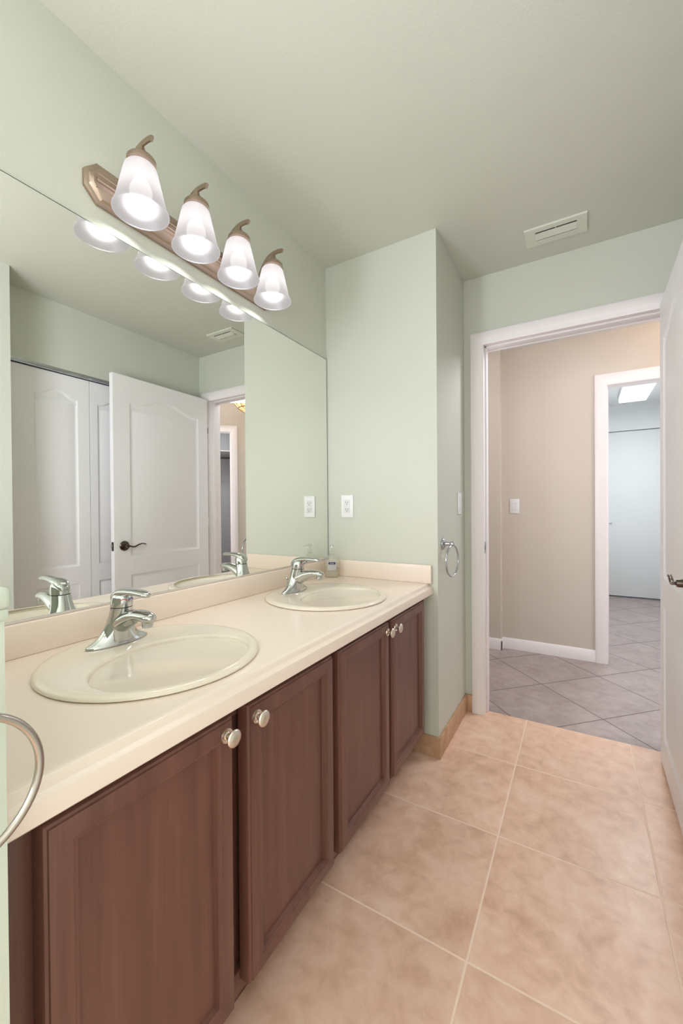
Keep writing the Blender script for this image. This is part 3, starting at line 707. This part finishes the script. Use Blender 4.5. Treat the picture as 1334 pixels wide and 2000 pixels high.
# ------------------------------------------------------------------ vanity light bar
LX = 0.104; LY = [0.702, 0.892, 1.080, 1.268]; LZ = 1.995; PZ = 2.068
vl = empty('vanity_light', (0.0, 0.985, PZ), 'brushed nickel light bar with four frosted glass shades', 'light')
def octo(x, y0, y1, z0, z1, ch):
    return [V((x, y0 + ch, z0)), V((x, y1 - ch, z0)), V((x, y1, z0 + ch)), V((x, y1, z1 - ch)), V((x, y1 - ch, z1)), V((x, y0 + ch, z1)), V((x, y0, z1 - ch)), V((x, y0, z0 + ch))]
bm = B(); y0, y1, z0, z1 = 0.598, 1.372, PZ - 0.056, PZ + 0.056
loft(bm, [octo(0.0008, y0, y1, z0, z1, 0.034), octo(0.010, y0, y1, z0, z1, 0.034), octo(0.014, y0 + 0.006, y1 - 0.006, z0 + 0.006, z1 - 0.006, 0.032), octo(0.0145, y0 + 0.009, y1 - 0.009, z0 + 0.009, z1 - 0.009, 0.031),
          octo(0.022, y0 + 0.013, y1 - 0.013, z0 + 0.013, z1 - 0.013, 0.030), octo(0.026, y0 + 0.018, y1 - 0.018, z0 + 0.032, z1 - 0.032, 0.012)])
for zz in (-0.019, 0.0, 0.019):
    sweep(bm, [(0.0245, y0 + 0.024, PZ + zz), (0.0245, y1 - 0.024, PZ + zz)], 0.0030 if zz else 0.0060, seg=10)
obj('back_plate', bm, M['nickel'], vl)
for ly in LY:
    bm = B()
    path = smooth_path([(0.022, PZ + 0.004), (0.034, PZ + 0.034), (0.044, PZ + 0.057), (0.059, PZ + 0.083), (0.080, PZ + 0.104), (0.105, PZ + 0.1145), (0.132, PZ + 0.1165), (0.150, PZ + 0.114), (0.157, PZ + 0.110)], 5)
    rad = [(0.0092 - 0.0016 * i / len(path), 0.0042) for i in range(len(path))]
    sweep(bm, [(a, ly, b_) for a, b_ in path], rad, up=(0, 1, 0), seg=14, power=3.5)
    for k, v_ in enumerate(bm.verts): pass
    ar = obj('arm', bm, M['nickel'], vl)
    bm = B(); lathe(bm, [(0.0001, PZ + 0.113), (0.0085, PZ + 0.112), (0.0100, PZ + 0.104), (0.0135, PZ + 0.094), (0.022, PZ + 0.084), (0.0345, PZ + 0.076), (0.0385, PZ + 0.071), (0.0390, PZ + 0.060), (0.034, PZ + 0.057)], (LX + 0.004, ly, 0), (0, 0, 1), 32)
    obj('socket_cup', bm, M['nickel'], vl)
    bm = B()
    zt = 2.126; prof = [(0.018, zt + 0.0005), (0.030, zt), (0.0375, zt - 0.003), (0.0425, zt - 0.009), (0.0455, zt - 0.020), (0.0530, zt - 0.053), (0.0605, zt - 0.086), (0.0680, zt - 0.117), (0.0735, LZ + 0.004), (0.0745, LZ)]
    inn = [(r - 0.003, z) for r, z in prof[::-1]]
    lathe(bm, prof + [(0.0740, LZ - 0.0015), (0.0720, LZ - 0.001)], (LX, ly, 0), (0, 0, 1), 40, False)
    obj('glass_shade', bm, M['shade'], vl, ang=60)['label'] = 'frosted white glass shade'
    bm = B(); lathe(bm, [(0.0001, 2.020), (0.012, 2.023), (0.022, 2.030), (0.0285, 2.041), (0.030, 2.052), (0.028, 2.064), (0.021, 2.077), (0.0145, 2.087), (0.0135, 2.105), (0.0001, 2.107)], (LX, ly, 0), (0, 0, 1), 24)
    obj('bulb', bm, M['bulb'], vl)['label'] = 'lit bulb'

# ------------------------------------------------------------------ wall plates, towel rings, vent, soap
def plate_at(name, org, ux, nrm, label, cat, kind):
    """decorator wall plate; ux = unit vector to its right, nrm = out of the wall"""
    ux, nrm, uz = V(ux), V(nrm), V((0, 0, 1)); e_ = empty(name, org, label, cat)
    def tr_(bm):
        for v_ in bm.verts: v_.co = ux * v_.co.x + nrm * v_.co.y + uz * v_.co.z
        return bm
    bm = B(); box(bm, -0.036, 0.036, 0.0003, 0.006, -0.0585, 0.0585, 0.0025, 3); obj('cover_plate', tr_(bm), M['plastic'], e_, world=False)
    bm = B()
    if kind == 'switch':
        box(bm, -0.0165, 0.0165, 0.005, 0.0075, -0.0335, 0.0335, 0.001)
        o1 = obj('rocker_frame', tr_(bm), M['plastic'], e_, world=False)
        bm = B(); vv = box(bm, -0.0145, 0.0145, 0.007, 0.0098, -0.031, 0.031)
        for v_ in bm.verts:
            if v_.co.z > 0 and v_.co.y > 0.008: v_.co.y -= 0.0016
        obj('rocker', tr_(bm), simple('switch_white', srgb(230, 230, 232), 0.3), o1, world=False)
        bm = B(); box(bm, -0.0150, 0.0150, 0.0060, 0.0079, -0.0315, 0.0315); obj('gap', tr_(bm), simple('soft_gap', srgb(168, 168, 170), 0.5), o1, world=False)
    else:
        box(bm, -0.0165, 0.0165, 0.005, 0.0082, -0.0335, 0.0335, 0.001); o1 = obj('receptacle', tr_(bm), simple('outlet_white', srgb(226, 226, 226), 0.3), e_, world=False)
        bm = B()
        for zc in (0.0175, -0.0175):
            box(bm, -0.0075, -0.0053, 0.0079, 0.00845, zc - 0.001, zc + 0.0075); box(bm, 0.0053, 0.0075, 0.0079, 0.00845, zc - 0.002, zc + 0.0075)
            lathe(bm, [(0.0026, 0.0079), (0.0026, 0.00845)], (0, 0, zc - 0.0075), (0, 1, 0), 12)
        obj('slots', tr_(bm), M['slot'], o1, world=False)
    return e_
plate_at('wall_outlet', (0.1255, Y1, 1.169), (1, 0, 0), (0, -1, 0), 'white double socket on the green wall right of the mirror', 'outlet', 'outlet')
plate_at('light_switch', (XJ, 2.214, 1.180), (0, 1, 0), (1, 0, 0), 'white light switch on the green wall above the towel ring', 'switch', 'switch')
plate_at('light_switch', (0.711, Y3, 1.1665), (1, 0, 0), (0, -1, 0), 'white light switch on the beige hall wall', 'switch', 'switch')

def towel_ring(loc, label, mat, swing=0.0, grp='towel rings'):
    """local: wall plane x=0, ring hangs in the y-z plane"""
    e_ = empty('towel_ring', loc, label, 'towel ring', grp)
    bm = B(); lathe(bm, [(0.0265, 0.0005), (0.0270, 0.004), (0.0250, 0.0075), (0.0215, 0.0095), (0.0180, 0.0115), (0.0120, 0.0135), (0.0095, 0.018), (0.0088, 0.034), (0.0088, 0.034), (0.0105, 0.040), (0.0118, 0.046), (0.0105, 0.052), (0.006, 0.055), (0.0001, 0.0555)],
                    (0, 0, 0), (1, 0, 0), 32); obj('wall_post', bm, mat, e_, world=False)
    r_ = 0.0735; bm = B()
    sweep(bm, [(0.046, r_ * math.sin(2 * PI * k / 64), -0.006 - r_ + r_ * math.cos(2 * PI * k / 64)) for k in range(64)], 0.0042, up=(1, 0, 0), seg=14, closed=True)
    bmesh.ops.rotate(bm, verts=bm.verts[:], cent=(0.046, 0, 0), matrix=Matrix.Rotation(swing, 3, 'Z'))
    obj('ring', bm, mat, e_, world=False)
    return e_
t1 = towel_ring((XJ, 1.905, 0.986), 'chrome towel ring on the green wall between vanity and doorway', M['chrome_dark'], -0.12)
t2 = towel_ring((0.6195, 0.133, 0.9655), 'brushed towel ring on the end of the half wall', simple('brushed_steel', srgb(178, 170, 160), 0.2, 1.0))

vt = empty('ceiling_vent', (1.075, 2.128, H), 'pale green painted slotted vent in the bathroom ceiling', 'vent')
bm = B()
vx0, vx1, vy0, vy1 = 0.947, 1.200, 2.058, 2.194; ix0, ix1, iy0, iy1 = 0.992, 1.160, 2.088, 2.166
zb, zf = H - 0.0003, H - 0.009
for d_ in ((vx0, ix0, vy0, vy1), (ix1, vx1, vy0, vy1), (ix0, ix1, vy0, iy0), (ix0, ix1, iy1, vy1)): box(bm, d_[0], d_[1], d_[2], d_[3], zf, zb)
obj('frame', bm, M['vent'], vt)
bm = B(); box(bm, ix0, ix1, iy0, iy1, H - 0.003, H - 0.0005); obj('duct_opening', bm, M['slot'], vt)
for k, (yy, tilt) in enumerate(((2.121, -0.20), (2.157, -0.12))):
    bm = B(); hw = 0.0195 if k == 0 else 0.0055; vv = box(bm, ix0, ix1, -hw, hw, -0.0012, 0.0012)
    c, s = math.cos(tilt), math.sin(tilt)
    for v_ in bm.verts: y_, z_ = v_.co.y, v_.co.z; v_.co = V((v_.co.x, yy + y_ * c - z_ * s, H - 0.010 + y_ * s + z_ * c))
    obj('louver', bm, M['vent'], vt)
bm = B(); box(bm, 1.0745, 1.0785, iy0, iy1, H - 0.0095, H - 0.004); obj('divider', bm, M['vent'], vt)

sb = empty('soap_dispenser', (0.074, 1.752, ZT), 'clear pump bottle of hand soap in the worktop corner', 'soap dispenser')
sb.rotation_euler = (0, 0, math.radians(32))
def bot(prof, mat, name, su, sv, par=sb):
    bm = B(); lathe(bm, prof, (0, 0, 0), (0, 0, 1), 32, True, su, sv, uvec=(1, 0, 0)); return obj(name, bm, mat, par, world=False, ang=50)
bt = bot([(0.030, 0.0006), (0.035, 0.003), (0.037, 0.010), (0.0375, 0.045), (0.0385, 0.070), (0.0370, 0.090), (0.0300, 0.105), (0.0190, 0.114), (0.0125, 0.118), (0.0120, 0.122)], M['clear'], 'bottle', 1.0, 0.68)
bot([(0.028, 0.003), (0.033, 0.005), (0.0350, 0.011), (0.0355, 0.040), (0.0355, 0.050)], M['soap'], 'liquid_soap', 1.0, 0.66, bt)
bot([(0.0135, 0.118), (0.0140, 0.121), (0.0140, 0.131), (0.0120, 0.134), (0.0045, 0.136), (0.0042, 0.152), (0.0085, 0.153), (0.0090, 0.162), (0.007, 0.165)], M['clear'], 'pump', 1.0, 1.0)
bm = B(); sweep(bm, smooth_path([(0.0, -0.002, 0.159), (0.0, -0.022, 0.160), (0.0, -0.036, 0.157), (0.0, -0.040, 0.153)], 4), 0.0038, up=(1, 0, 0), seg=10); obj('nozzle', bm, M['plastic'], sb, world=False)
def label_patch(z0, z1, half, name, mat, par, off):
    bm = B(); n = 12; r0 = []; r1 = []
    for k in range(n + 1):
        a = -PI / 2 + half * (2 * k / n - 1)
        r0.append(V(((0.0385 + off) * math.cos(a), (0.0385 * 0.68 + off) * math.sin(a), z0))); r1.append(V(((0.0385 + off) * math.cos(a), (0.0385 * 0.68 + off) * math.sin(a), z1)))
    a = [bm.verts.new(p) for p in r0]; b_ = [bm.verts.new(p) for p in r1]
    for k in range(n): bm.faces.new((a[k], a[k + 1], b_[k + 1], b_[k]))
    return obj(name, bm, mat, par, world=False)
lb = label_patch(0.040, 0.086, 0.62, 'label', simple('silver_grey_label', srgb(188, 188, 186), 0.35), sb, 0.0006)
nb = label_patch(0.0685, 0.0800, 0.46, 'label_band', M['navy'], lb, 0.0011)
cu = bpy.data.curves.new('lettering', 'FONT'); cu.body = 'Softsoap'; cu.size = 0.0062; cu.align_x = 'CENTER'; cu.extrude = 0.0002
to = bpy.data.objects.new('tmp_text', cu); COL.objects.link(to)
dg = bpy.context.evaluated_depsgraph_get(); me = bpy.data.meshes.new_from_object(to.evaluated_get(dg)); bpy.data.objects.remove(to)
me.transform(Matrix.Translation(V((0, -(0.0385 * 0.68 + 0.0018), 0.0720))) @ Matrix.Rotation(PI / 2, 4, 'X'))
me.name = 'lettering'; link('lettering', me, M['plastic'], nb, world=False)
